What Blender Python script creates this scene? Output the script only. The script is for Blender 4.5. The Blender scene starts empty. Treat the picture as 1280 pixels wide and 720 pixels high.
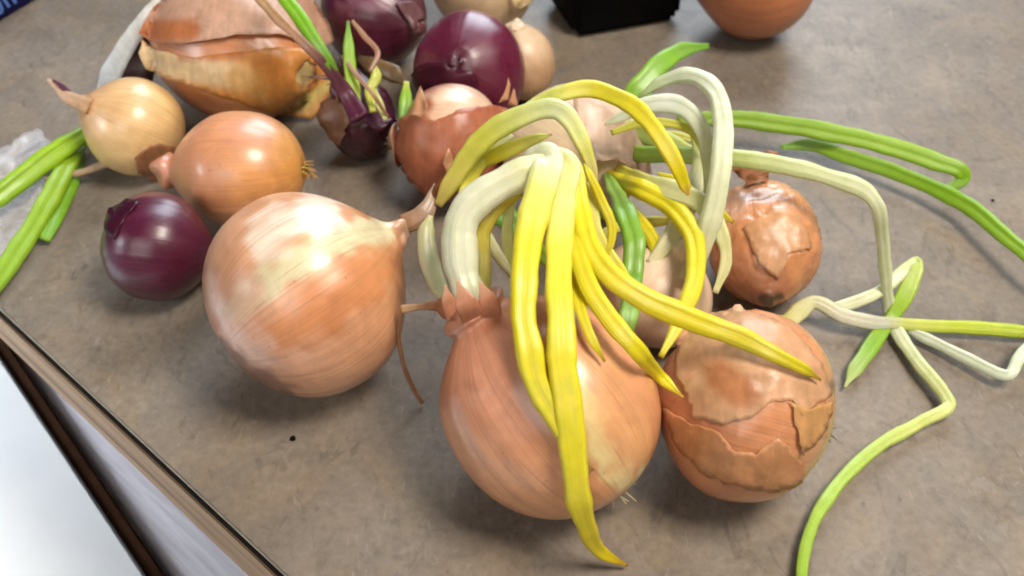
import bpy, bmesh, math, random
import numpy as np
from mathutils import Vector, Matrix, noise
from mathutils.bvhtree import BVHTree
from mathutils.geometry import delaunay_2d_cdt

SC = bpy.context.scene
COL = SC.collection
random.seed(7)

# ------------------------------------------------------------------ camera
PITCH, FOV, CAM_H = math.radians(46), math.radians(56), 0.365
FPX = 640 / math.tan(FOV / 2)
CAM = Vector((0, 0, CAM_H))
FW = Vector((0, math.cos(PITCH), -math.sin(PITCH)))
UP = Vector((0, math.sin(PITCH), math.cos(PITCH)))
cd = bpy.data.cameras.new('camera')
cam = bpy.data.objects.new('camera', cd)
COL.objects.link(cam)
cam.location = CAM
cam.rotation_euler = (math.pi / 2 - PITCH, 0, 0)
cd.sensor_width = 36
cd.angle = FOV
cd.clip_start, cd.clip_end = 0.01, 50
cd.dof.use_dof = True
cd.dof.focus_distance = 0.41
cd.dof.aperture_fstop = 10
SC.camera = cam

# ------------------------------------------------------------------ world, lamps, exposure
W = bpy.data.worlds.new('World')
SC.world = W
W.use_nodes = True
W.node_tree.nodes['Background'].inputs[0].default_value = (0.9, 0.92, 1.0, 1)
W.node_tree.nodes['Background'].inputs[1].default_value = 0.06


def area(name, loc, target, sx, sy, power, col):
    l = bpy.data.lights.new(name, 'AREA')
    l.shape, l.size, l.size_y = 'RECTANGLE', sx, sy
    l.energy, l.color = power, col
    o = bpy.data.objects.new(name, l)
    COL.objects.link(o)
    o.location = loc
    o.rotation_euler = (Vector(target) - Vector(loc)).to_track_quat('-Z', 'Y').to_euler()
    return o


area('window_light', (0.62, 3.1, 2.05), (0.05, 0.4, 0.0), 1.7, 2.5, 140, (0.8, 0.9, 1.0))
area('added_side_fill', (-1.35, 0.0, 0.35), (-0.5, 0.6, -0.45), 0.6, 0.6, 4.4, (0.88, 0.94, 1.0)).data.spread = math.radians(50)  # added side fill, narrowed onto the low white top
area('added_fill_light', (-0.6, -1.6, 1.5), (0, 0.3, 0), 1.6, 1.2, 22, (1.0, 0.95, 0.9))  # added soft fill behind the camera, no real lamp there
area('ceiling_lamp', (0.5, 0.12, 1.15), (0.05, 0.28, 0.0), 0.42, 0.42, 22, (1.0, 0.91, 0.8))
vs = SC.view_settings
vs.view_transform, vs.look, vs.exposure, vs.gamma, vs.use_curve_mapping = 'Standard', 'None', -0.1, 1.0, False
SC.cycles.filter_width = 1.9


# ------------------------------------------------------------------ helpers
def at(px, py, z):
    """point at height z that lies on the sight line of photograph pixel (px, py); used for layout only"""
    d = FW * FPX + Vector((1, 0, 0)) * (px - 640) + UP * (360 - py)
    return CAM + d * ((z - CAM_H) / d.z)


def ray(px, py):
    return (FW * FPX + Vector((1, 0, 0)) * (px - 640) + UP * (360 - py)).normalized()


def proj(co):
    v = co - np.array(CAM)
    dz = v @ np.array(FW)
    return np.stack([640 + FPX * v[:, 0] / dz, 360 - FPX * (v @ np.array(UP)) / dz], 1)


def depth(p):
    return (Vector(p) - CAM).dot(FW)


def srgb(r, g, b):
    f = lambda c: (c / 255) / 12.92 if c <= 10 else ((c / 255 + 0.055) / 1.055) ** 2.4
    return (f(r), f(g), f(b))


def smooth(a, b, x):
    t = np.clip((x - a) / (b - a), 0, 1)
    return t * t * (3 - 2 * t)


def empty(name, loc, label, cat, group=None):
    o = bpy.data.objects.new(name, None)
    COL.objects.link(o)
    o.location = loc
    o.empty_display_size = 0.01
    o['label'], o['category'] = label, cat
    if group:
        o['group'] = group
    return o


def mesh_obj(name, verts, faces, mat, parent=None, col=None, skin=None, smooth_shade=True, label=None):
    """verts in world space; the mesh is stored relative to its top-level parent's base"""
    off = Vector((0, 0, 0))
    q = parent
    while q is not None:
        off += q.location
        q = q.parent
    V = np.array(verts, dtype=float) - np.array(off)
    me = bpy.data.meshes.new(name)
    me.from_pydata(V.tolist(), [], faces)
    me.update()
    if smooth_shade:
        me.polygons.foreach_set('use_smooth', [True] * len(me.polygons))
    if col is not None:
        a = me.color_attributes.new('col', 'FLOAT_COLOR', 'POINT')
        c4 = np.ones((len(V), 4), dtype=np.float32)
        c4[:, :3] = col
        a.data.foreach_set('color', c4.ravel())
    if skin is not None:
        a = me.attributes.new('skin', 'FLOAT_VECTOR', 'POINT')
        a.data.foreach_set('vector', np.array(skin, dtype=np.float32).ravel())
    if mat is not None:
        me.materials.append(mat)
    o = bpy.data.objects.new(name, me)
    COL.objects.link(o)
    if parent is not None:
        o.parent = parent
    if label:
        o['label'] = label
    return o


# ------------------------------------------------------------------ materials
class NT:
    def __init__(s, name):
        s.m = bpy.data.materials.new(name)
        s.m.use_nodes = True
        s.n, s.l = s.m.node_tree.nodes, s.m.node_tree.links
        s.b = s.n['Principled BSDF']
        s.out = s.n['Material Output']

    def add(s, t, **kw):
        n = s.n.new(t)
        for k, v in kw.items():
            if k in n.inputs:
                s.put(n.inputs[k], v)
            else:
                setattr(n, k, v)
        return n

    def put(s, sock, v):
        if isinstance(v, bpy.types.NodeSocket):
            s.l.new(v, sock)
        else:
            sock.default_value = v

    def noise(s, vec, scale, detail=4, rough=0.55, dist=0.0):
        n = s.add('ShaderNodeTexNoise', Scale=scale, Detail=detail, Roughness=rough, Distortion=dist)
        s.l.new(vec, n.inputs['Vector'])
        return n.outputs['Fac']

    def ramp(s, fac, stops):
        n = s.add('ShaderNodeValToRGB')
        e = n.color_ramp.elements
        while len(e) < len(stops):
            e.new(0.5)
        for q, (p, c) in zip(e, stops):
            q.position = p
            q.color = (*c, 1) if len(c) == 3 else c
        s.l.new(fac, n.inputs[0])
        return n.outputs[0]

    def rng(s, fac, a, b, c, d):
        n = s.add('ShaderNodeMapRange')
        s.l.new(fac, n.inputs[0])
        for i, v in enumerate((a, b, c, d)):
            n.inputs[i + 1].default_value = v
        return n.outputs[0]

    def mix(s, fac, a, b, mode='MIX'):
        n = s.add('ShaderNodeMix', data_type='RGBA', blend_type=mode)
        s.put(n.inputs[0], fac)
        for i, v in ((6, a), (7, b)):
            if isinstance(v, tuple):
                v = (*v, 1)
            s.put(n.inputs[i], v)
        return n.outputs[2]

    def math(s, op, a, b):
        n = s.add('ShaderNodeMath', operation=op)
        s.put(n.inputs[0], a)
        s.put(n.inputs[1], b)
        return n.outputs[0]

    def bump(s, h, strength, dist):
        n = s.add('ShaderNodeBump', Strength=strength, Distance=dist)
        s.l.new(h, n.inputs['Height'])
        s.l.new(n.outputs[0], s.b.inputs['Normal'])
        return n

    def mapping(s, vec, scale):
        n = s.add('ShaderNodeMapping')
        n.inputs['Scale'].default_value = scale
        s.l.new(vec, n.inputs[0])
        return n.outputs[0]


def onion_mat(name, rough=0.38, streak=0.15, veins=0.42, sss=0.15, coat=0.75, mottle=0.24, warm=(0.5, 0.22, 0.085), bumpd=0.0006, pale=0.0, veincol=(0.45, 0.33, 0.26)):
    t = NT(name)
    col = t.add('ShaderNodeAttribute', attribute_name='col').outputs['Color']
    sk = t.add('ShaderNodeAttribute', attribute_name='skin').outputs['Vector']
    ob = t.add('ShaderNodeTexCoord').outputs['Object']
    fine = t.noise(t.mapping(sk, (26, 26, 0.5)), 1.0, 5, 0.65, 0.2)
    wide = t.noise(t.mapping(sk, (4, 4, 0.45)), 1.0, 4, 0.55, 0.4)
    vein = t.noise(t.mapping(sk, (10, 10, 0.14)), 1.0, 2, 0.5, 0.3)
    v = t.rng(t.math('ABSOLUTE', t.math('SUBTRACT', vein, 0.5), 0), 0.0, 0.014, 1.0, 0.0)
    mot = t.noise(ob, 55, 5, 0.6, 0.6)
    spk = t.noise(ob, 420, 2, 0.5)
    c = t.mix(t.rng(wide, 0.38, 0.66, 0, mottle), col, t.mix(0.5, col, warm))
    c = t.mix(1.0, c, t.ramp(t.rng(fine, 0.25, 0.75, 0, 1), [(0, (1 - streak,) * 3), (1, (1 + streak * .55,) * 3)]), 'MULTIPLY')
    c = t.mix(1.0, c, t.ramp(t.rng(mot, 0.3, 0.7, 0, 1), [(0, (0.8, 0.76, 0.72)), (1, (1.13, 1.13, 1.12))]), 'MULTIPLY')
    c = t.mix(t.math('MULTIPLY', v, veins), c, t.mix(1.0, c, veincol, 'MULTIPLY'))
    if pale:
        c = t.mix(pale, c, (0.66, 0.47, 0.38))
    c = t.mix(t.rng(spk, 0.7, 0.78, 0, 0.5), c, t.mix(1.0, c, (0.35, 0.25, 0.2), 'MULTIPLY'))
    t.l.new(c, t.b.inputs['Base Color'])
    t.l.new(t.rng(mot, 0.3, 0.7, rough - 0.07, rough + 0.13), t.b.inputs['Roughness'])
    t.b.inputs['Subsurface Weight'].default_value = sss
    t.b.inputs['Subsurface Radius'].default_value = (1.0, 0.5, 0.25)
    t.b.inputs['Subsurface Scale'].default_value = 0.003
    t.b.inputs['Coat Weight'].default_value = coat
    t.b.inputs['Coat Roughness'].default_value = 0.27
    h = t.math('ADD', t.math('MULTIPLY', fine, 0.7), t.math('MULTIPLY', mot, 0.8))
    t.bump(h, 0.45, bumpd)
    return t.m


M_YEL = onion_mat('yellow_onion_skin', pale=0.08)
M_CRK = onion_mat('crackled_onion_skin', pale=0.1, rough=0.28, streak=0.14, coat=0.5, bumpd=0.001)
M_RED = onion_mat('red_onion_skin', rough=0.3, streak=0.34, veins=0.2, sss=0.06, coat=0.45, mottle=0.25, warm=(0.12, 0.01, 0.03), veincol=(2.0, 1.9, 1.9))
M_PALE = onion_mat('pale_onion_skin', rough=0.36, streak=0.1, veins=0.15, sss=0.25, coat=0.15, mottle=0.35, warm=(0.6, 0.38, 0.2))


def dry_mat():
    t = NT('dry_papery_skin')
    col = t.add('ShaderNodeAttribute', attribute_name='col').outputs['Color']
    ob = t.add('ShaderNodeTexCoord').outputs['Object']
    n1 = t.noise(ob, 130, 5, 0.6, 0.5)
    n2 = t.noise(t.mapping(ob, (260, 60, 60)), 1.0, 4, 0.6)
    c = t.mix(1.0, col, t.ramp(t.rng(n1, 0.3, 0.7, 0, 1), [(0, (0.86, 0.83, 0.78)), (1, (1.1, 1.09, 1.08))]), 'MULTIPLY')
    c = t.mix(1.0, c, t.ramp(t.rng(n2, 0.3, 0.7, 0, 1), [(0, (0.86,) * 3), (1, (1.08,) * 3)]), 'MULTIPLY')
    t.l.new(c, t.b.inputs['Base Color'])
    t.b.inputs['Roughness'].default_value = 0.34
    t.bump(n1, 0.35, 0.0008)
    tr = t.add('ShaderNodeBsdfTranslucent')
    t.l.new(c, tr.inputs[0])
    ms = t.add('ShaderNodeMixShader')
    ms.inputs[0].default_value = 0.3
    t.l.new(t.b.outputs[0], ms.inputs[1])
    t.l.new(tr.outputs[0], ms.inputs[2])
    t.l.new(ms.outputs[0], t.out.inputs[0])
    return t.m


def leaf_mat():
    t = NT('sprout_leaf')
    col = t.add('ShaderNodeAttribute', attribute_name='col').outputs['Color']
    sk = t.add('ShaderNodeAttribute', attribute_name='skin').outputs['Vector']
    ob = t.add('ShaderNodeTexCoord').outputs['Object']
    fine = t.noise(t.mapping(sk, (9, 9, 14)), 1.0, 4, 0.65)
    mot = t.noise(ob, 120, 4, 0.6)
    c = t.mix(1.0, col, t.ramp(t.rng(fine, 0.3, 0.7, 0, 1), [(0, (0.93, 0.93, 0.86)), (1, (1.04, 1.04, 1.06))]), 'MULTIPLY')
    c = t.mix(1.0, c, t.ramp(t.rng(mot, 0.3, 0.7, 0, 1), [(0, (0.88, 0.92, 0.8)), (1, (1.08, 1.06, 1.1))]), 'MULTIPLY')
    t.l.new(c, t.b.inputs['Base Color'])
    t.b.inputs['Roughness'].default_value = 0.3
    t.b.inputs['Coat Weight'].default_value = 0.3
    t.b.inputs['Coat Roughness'].default_value = 0.2
    t.b.inputs['Subsurface Weight'].default_value = 0.3
    t.b.inputs['Subsurface Radius'].default_value = (1.0, 0.9, 0.4)
    t.b.inputs['Subsurface Scale'].default_value = 0.0025
    t.bump(fine, 0.5, 0.0008)
    tr = t.add('ShaderNodeBsdfTranslucent')
    t.l.new(c, tr.inputs[0])
    ms = t.add('ShaderNodeMixShader')
    ms.inputs[0].default_value = 0.2
    t.l.new(t.b.outputs[0], ms.inputs[1])
    t.l.new(tr.outputs[0], ms.inputs[2])
    t.l.new(ms.outputs[0], t.out.inputs[0])
    return t.m


def film_mat():
    t = NT('translucent_film')
    ob = t.add('ShaderNodeTexCoord').outputs['Object']
    n1 = t.noise(ob, 90, 5, 0.6, 0.8)
    t.b.inputs['Base Color'].default_value = (0.72, 0.70, 0.72, 1)
    t.b.inputs['Roughness'].default_value = 0.22
    t.bump(n1, 0.6, 0.002)
    tp = t.add('ShaderNodeBsdfTransparent')
    ms = t.add('ShaderNodeMixShader')
    t.l.new(t.rng(n1, 0.3, 0.7, 0.5, 0.88), ms.inputs[0])
    t.l.new(t.b.outputs[0], ms.inputs[1])
    t.l.new(tp.outputs[0], ms.inputs[2])
    t.l.new(ms.outputs[0], t.out.inputs[0])
    return t.m


def plain(name, c, rough=0.5, var=0.12, scale=60, bump=0.0003, stretch=(1, 1, 1), spec=0.25):
    t = NT(name)
    ob = t.mapping(t.add('ShaderNodeTexCoord').outputs['Object'], stretch)
    n = t.noise(ob, scale, 5, 0.6)
    lo, hi = tuple(x * (1 - var) for x in c), tuple(min(1, x * (1 + var)) for x in c)
    t.l.new(t.ramp(t.rng(n, 0.3, 0.7, 0, 1), [(0, lo), (1, hi)]), t.b.inputs['Base Color'])
    t.b.inputs['Roughness'].default_value = rough
    t.b.inputs['Specular IOR Level'].default_value = spec
    t.bump(n, 0.3, bump)
    return t.m


def counter_mat():
    t = NT('stone_look_laminate')
    ob = t.add('ShaderNodeTexCoord').outputs['Object']
    big = t.noise(ob, 11, 4, 0.55, 0.5)
    mid = t.noise(ob, 30, 5, 0.55, 0.7)
    chip = t.noise(t.mapping(ob, (60, 34, 60)), 1.0, 5, 0.65, 1.6)
    fin = t.noise(ob, 240, 4, 0.6)
    vor = t.add('ShaderNodeTexVoronoi', feature='DISTANCE_TO_EDGE', Scale=34.0)
    wob = t.add('ShaderNodeTexNoise', Scale=20.0, Detail=4.0)
    t.l.new(ob, wob.inputs['Vector'])
    wv = t.add('ShaderNodeMix', data_type='RGBA', blend_type='LINEAR_LIGHT')
    wv.inputs[0].default_value = 0.06
    t.l.new(ob, wv.inputs[6])
    t.l.new(wob.outputs['Color'], wv.inputs[7])
    t.l.new(wv.outputs[2], vor.inputs['Vector'])
    crack = t.rng(vor.outputs['Distance'], 0.0, 0.05, 1.0, 0.0)
    c = t.ramp(big, [(0.3, srgb(130, 118, 104)), (0.5, srgb(146, 132, 116)), (0.68, srgb(160, 146, 130))])
    c = t.mix(t.rng(mid, 0.44, 0.62, 0, 0.55), c, srgb(136, 127, 118))
    c = t.mix(t.rng(mid, 0.46, 0.33, 0, 0.35), c, srgb(166, 146, 118))
    c = t.mix(t.rng(chip, 0.57, 0.64, 0, 0.45), c, srgb(106, 95, 84))
    c = t.mix(t.rng(chip, 0.42, 0.36, 0, 0.3), c, srgb(170, 158, 144))
    c = t.mix(t.math('MULTIPLY', crack, t.rng(mid, 0.45, 0.62, 0.0, 0.22)), c, srgb(98, 86, 76))
    tile = t.add('ShaderNodeTexVoronoi', feature='F1', distance='CHEBYCHEV', Scale=26.0)
    t.l.new(t.mapping(wv.outputs[2], (1, 0.6, 1)), tile.inputs['Vector'])
    tv = t.add('ShaderNodeSeparateColor')
    t.l.new(tile.outputs['Color'], tv.inputs[0])
    c = t.mix(t.rng(tv.outputs[0], 0, 1, 0.0, 0.22), c, srgb(172, 160, 148))
    flk = t.noise(t.mapping(ob, (210, 70, 100)), 1.0, 4, 0.6, 1.2)
    c = t.mix(t.rng(flk, 0.63, 0.72, 0, 0.4), c, srgb(86, 76, 68))
    c = t.mix(t.rng(flk, 0.36, 0.3, 0, 0.45), c, srgb(178, 168, 154))
    c = t.mix(1.0, c, t.ramp(t.rng(fin, 0.3, 0.7, 0, 1), [(0, (0.57, 0.57, 0.565)), (1, (0.74, 0.745, 0.75))]), 'MULTIPLY')
    t.l.new(c, t.b.inputs['Base Color'])
    t.l.new(t.rng(mid, 0.3, 0.7, 0.38, 0.5), t.b.inputs['Roughness'])
    t.b.inputs['Specular IOR Level'].default_value = 0.2
    h = t.math('ADD', t.math('MULTIPLY', chip, 0.8), t.math('MULTIPLY', crack, -0.08))
    h = t.math('ADD', h, t.math('MULTIPLY', fin, 0.25))
    t.bump(h, 0.22, 0.0008)
    return t.m


def wood_mat(name, dark, mid, light, axis_rot, rough=0.45):
    t = NT(name)
    mp = t.add('ShaderNodeMapping')
    mp.inputs['Rotation'].default_value = (0, 0, -axis_rot)
    t.l.new(t.add('ShaderNodeTexCoord').outputs['Object'], mp.inputs[0])
    st = t.mapping(mp.outputs[0], (5, 90, 150))
    n1 = t.noise(st, 1.0, 5, 0.6, 0.5)
    n2 = t.noise(t.mapping(mp.outputs[0], (20, 600, 700)), 1.0, 3, 0.6)
    c = t.ramp(n1, [(0.3, dark), (0.5, mid), (0.7, light)])
    c = t.mix(1.0, c, t.ramp(t.rng(n2, 0.3, 0.7, 0, 1), [(0, (0.8,) * 3), (1, (1.12,) * 3)]), 'MULTIPLY')
    t.l.new(c, t.b.inputs['Base Color'])
    t.b.inputs['Roughness'].default_value = rough
    t.b.inputs['Specular IOR Level'].default_value = 0.08
    t.bump(n2, 0.3, 0.0004)
    return t.m


M_DRY, M_LEAF, M_FILM, M_TOP = dry_mat(), leaf_mat(), film_mat(), counter_mat()

# ------------------------------------------------------------------ countertop and cabinet
E0, E1 = at(0, 383, 0), at(362, 720, 0)
ED = (E1 - E0).normalized()                      # along the front edge
EN = Vector((0, 0, 1)).cross(ED)                 # into the counter
if EN.y < 0:
    EN = -EN
ang = math.atan2(ED.y, ED.x)


def slab(name, s0, s1, n0, n1, z0, z1, mat, parent=None, bev=0.0, label=None):
    """a block laid along the counter edge: s along the edge, n inwards, z up"""
    bm = bmesh.new()
    vv = []
    for z in (z0, z1):
        for s, n in ((s0, n0), (s1, n0), (s1, n1), (s0, n1)):
            p = E0 + ED * s + EN * n
            vv.append(bm.verts.new((p.x, p.y, z)))
    for f in ((0, 1, 2, 3), (7, 6, 5, 4), (0, 4, 5, 1), (1, 5, 6, 2), (2, 6, 7, 3), (3, 7, 4, 0)):
        bm.faces.new([vv[i] for i in f])
    bmesh.ops.recalc_face_normals(bm, faces=bm.faces)
    if bev:
        bmesh.ops.bevel(bm, geom=list(bm.edges), offset=bev, segments=2, affect='EDGES')
    bm.verts.ensure_lookup_table()
    V = [tuple(v.co) for v in bm.verts]
    F = [[v.index for v in f.verts] for f in bm.faces]
    bm.free()
    return mesh_obj(name, V, F, mat, parent, smooth_shade=False, label=label)


M_OAK = wood_mat('oak_edge', srgb(92, 66, 46), srgb(150, 120, 88), srgb(178, 150, 116), ang)
M_GREYWOOD = wood_mat('pale_grey_panel', srgb(212, 210, 220), srgb(222, 220, 229), srgb(228, 226, 235), ang, 0.4)
M_GAP = plain('dark_joint', (0.008, 0.006, 0.005), 0.8, spec=0.02)
M_BROWN = plain('dark_brown_stile', srgb(58, 38, 27), 0.7, 0.25, 80, spec=0.05)
M_WHITE = plain('white_paint', (0.84, 0.87, 0.9), 0.35, 0.03, 20)
M_BACKER = plain('laminate_backer', srgb(196, 184, 164), 0.5)

top = slab('countertop', -1.6, 1.2, 0.0, 1.9, -0.0022, 0.0, M_TOP)
top['kind'] = 'structure'
slab('pale_edge', -1.6, 1.2, -0.0006, 0.03, -0.0034, -0.0024, M_BACKER, top)
slab('dark_joint', -1.6, 1.2, -0.0012, 1.9, -0.0094, -0.0036, M_GAP, top)
slab('wood_edge', -1.6, 1.2, -0.002, 0.028, -0.046, -0.0096, M_OAK, top, 0.0008)

# the floor below and a low white topped cabinet that stands half under the counter
fl = slab('floor', -4, 4, -3.0, 3.0, -0.78, -0.75, M_GREYWOOD)
fl['kind'] = 'structure'
LZ = -0.2
l0, l1 = at(0, 447, LZ), at(185, 725, LZ)
LD = (l1 - l0).normalized()
LN = Vector((-LD.y, LD.x, 0))
if LN.x > 0:
    LN = -LN                                     # away from the counter
E0_, ED_, EN_ = E0, ED, EN
cab = empty('low_cabinet', Vector((l0.x, l0.y, -0.75)) + LN * 0.3, 'low cabinet with a white top and dark brown rim below the counter edge', 'cabinet')
E0, ED, EN = Vector((l0.x, l0.y, 0)), LD, LN
slab('white_top', -0.6, 1.0, 0.0, 0.7, LZ - 0.012, LZ, M_WHITE, cab, 0.0015)
slab('rim', -0.6, 1.0, -0.0095, -0.0004, LZ - 0.03, LZ - 0.004, M_BROWN, cab, 0.001)
slab('raised_floor_board', -0.6, 1.0, -0.6, -0.0098, LZ - 0.04, LZ - 0.012, M_GREYWOOD, cab, 0.0006, 'pale grey wood grain board added as a raised, brighter floor')  # added in place of the floor, raised to catch more light
slab('body', -0.59, 0.99, 0.002, 0.69, -0.75, LZ - 0.0125, M_BROWN, cab)
E0, ED, EN = E0_, ED_, EN_

# ------------------------------------------------------------------ onions
BVH = []                 # (object name, bvh) of everything leaves may be draped over


def cr(keys, x):
    """monotone-ish cubic through (x, y) keys"""
    k = np.array(keys)
    xs, ys = k[:, 0], k[:, 1]
    m = np.gradient(ys, xs)
    i = np.clip(np.searchsorted(xs, x) - 1, 0, len(xs) - 2)
    h = xs[i + 1] - xs[i]
    t = (x - xs[i]) / h
    return ((2 * t**3 - 3 * t**2 + 1) * ys[i] + (t**3 - 2 * t**2 + t) * h * m[i]
            + (-2 * t**3 + 3 * t**2) * ys[i + 1] + (t**3 - t**2) * h * m[i + 1])


def seg_dist(P, poly):
    d = np.full(len(P), 1e9)
    if len(poly) == 1:
        return np.hypot(P[:, 0] - poly[0][0], P[:, 1] - poly[0][1])
    for a, b in zip(poly[:-1], poly[1:]):
        a, b = np.array(a, float), np.array(b, float)
        ab = b - a
        t = np.clip(((P - a) @ ab) / (ab @ ab + 1e-9), 0, 1)
        d = np.minimum(d, np.hypot(*(P - a - t[:, None] * ab).T))
    return d


class Onion:
    pass


def onion(name, label, px, py, rpx, neck, colors, mat, cat='onion', el=0.95, nk=0.3, nkr=0.13, squash=1.0,
          seed=0, lump=0.02, wrinkle=0.0, ridge=0.004, paint=(), group=None, z=None, nbend=1.0, roottip=0.06, shoulder=1.0):
    """a bulb whose middle sits at pixel (px, py) with equatorial radius rpx pixels, its neck pointing to `neck` (px, py, z)"""
    R = 0.03
    for _ in range(25):
        c = at(px, py, R)
        R = rpx * depth(c) / FPX
    ax = (at(*neck) - c).normalized()
    a = ax.cross(Vector((0, 0, 1)))
    a = a.normalized() if a.length > 0.05 else Vector((1, 0, 0))
    b = ax.cross(a)
    NT_, NA = 84, 120
    e, L = el, el + nk
    sh = shoulder
    keys_t = [(0, -e * 0.93, 0.0), (0.02, -e * 0.945, roottip), (0.06, -e * 0.95, 0.2), (0.13, -e * 0.86, 0.47), (0.24, -e * 0.64, 0.77),
              (0.36, -e * 0.3, 0.96), (0.45, 0, 1.0), (0.56, e * 0.33, 0.945), (0.67, e * 0.63, 0.75 * sh),
              (0.76, e * 0.84, 0.5 * sh), (0.83, e * 0.97, 0.3 * sh + 0.0), (0.9, e + nk * 0.35, nkr * 1.35), (0.96, e + nk * 0.8, nkr), (1.0, L, nkr * 0.75)]
    ts = np.linspace(0, 1, NT_)
    zz = cr([(k[0], k[1]) for k in keys_t], ts)
    rr = np.maximum(cr([(k[0], k[2]) for k in keys_t], ts), 0.001)
    th = np.arange(NA) / NA * 2 * math.pi
    rng = random.Random(seed)
    ph = [rng.uniform(0, 6.28) for _ in range(8)]
    T, TH = np.meshgrid(ts, th, indexing='ij')
    ridgev = np.array([noise.noise(Vector((math.cos(x) * 7, math.sin(x) * 7, seed * 3.1))) for x in th])
    lob = lump * (np.cos(2 * TH + ph[0]) + 0.7 * np.cos(3 * TH + ph[1] + 2 * T) + 0.5 * np.cos(TH + ph[2] + 5 * T) + .35 * np.cos(5 * TH + ph[3]))
    rad = rr[:, None] * (1 + lob + ridge * 2 * ridgev[None, :])
    neckw = smooth(0.84, 1.0, T)
    nb = nbend
    rad *= 1 + neckw * 0.22 * np.cos(4 * TH + ph[4] + 6 * T)
    X = rad * np.cos(TH)
    Y = rad * np.sin(TH)
    Z = np.repeat(zz[:, None], NA, 1) + 0.05 * neckw * np.cos(2 * TH + ph[5])
    bx, by = math.cos(ph[6]) * 0.16 * nk * nb, math.sin(ph[6]) * 0.16 * nk * nb
    X += neckw * bx
    Y += neckw * by
    loc = np.stack([X, Y, Z], -1).reshape(-1, 3)
    if wrinkle:
        dirs = loc / (np.linalg.norm(loc, axis=1)[:, None] + 1e-9)
        body = (rr / rr.max())[:, None].repeat(NA, 1).reshape(-1)
        w = np.empty(len(loc))
        for i, p in enumerate(loc):
            q = Vector(p) * 2.2 + Vector((seed, 0, 0))
            q += noise.noise_vector(q * 1.3) * 0.6
            w[i] = (1 - abs(noise.noise(q)) * 2.6) * 0.6 - abs(noise.noise(q * 2.1)) * 0.7 + 0.25 * noise.noise(q * 5)
        loc += dirs * (w * wrinkle * body)[:, None]
    B = np.array([a, b, ax])
    wl = loc @ B * R
    wl[:, 2] *= squash
    bodymask = (T.reshape(-1) < 0.86)
    zc = -wl[bodymask, 2].min() if z is None else z
    c = at(px, py, zc)
    V = wl + np.array(c)
    V[:, 2] = np.maximum(V[:, 2], 0.0004)
    F = []
    for i in range(NT_ - 1):
        for j in range(NA):
            k = (j + 1) % NA
            F.append((i * NA + j, i * NA + k, (i + 1) * NA + k, (i + 1) * NA + j))
    F.append(tuple(range(NA))[::-1])
    F.append(tuple((NT_ - 1) * NA + j for j in range(NA)))
    # skin colours along the axis, then painted marks, some standing in for light
    C = np.zeros((len(V), 3))
    tk = np.array([k[0] for k in colors])
    for ch in range(3):
        C[:, ch] = np.interp(T.reshape(-1), tk, [srgb(*k[1])[ch] for k in colors])
    P = proj(V)
    N = np.cross(np.roll(wl.reshape(NT_, NA, 3), -1, 1) - np.roll(wl.reshape(NT_, NA, 3), 1, 1), np.gradient(wl.reshape(NT_, NA, 3), axis=0)).reshape(-1, 3)
    N /= np.linalg.norm(N, axis=1)[:, None] + 1e-12
    if (N * wl).sum() < 0:
        N = -N
    face = smooth(-0.15, 0.1, (N * (np.array(CAM) - V) / np.linalg.norm(np.array(CAM) - V, axis=1)[:, None]).sum(1))
    jit = np.array([noise.noise(Vector(p) * 130) for p in V])
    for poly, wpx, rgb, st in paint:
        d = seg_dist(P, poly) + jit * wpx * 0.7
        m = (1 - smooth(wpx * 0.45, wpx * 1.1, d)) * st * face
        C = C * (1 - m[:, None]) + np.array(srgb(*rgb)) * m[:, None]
    skin = np.stack([np.cos(TH).reshape(-1), np.sin(TH).reshape(-1), Z.reshape(-1)], 1) + seed * 1.7
    o = Onion()
    o.root = empty(name, (c.x, c.y, 0), label, cat, group)
    o.c, o.R, o.ax, o.a, o.b, o.px, o.py, o.rpx = c, R, ax, a, b, px, py, rpx
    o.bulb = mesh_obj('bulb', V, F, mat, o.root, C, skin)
    o.bvh = BVHTree.FromPolygons([Vector(v) for v in V], [f for f in F if len(f) == 4])
    o.neck = Vector(V[(NT_ - 1) * NA:].mean(0))
    o.tail = Vector(V[:NA].mean(0))
    BVH.append(o.bvh)
    return o


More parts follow.
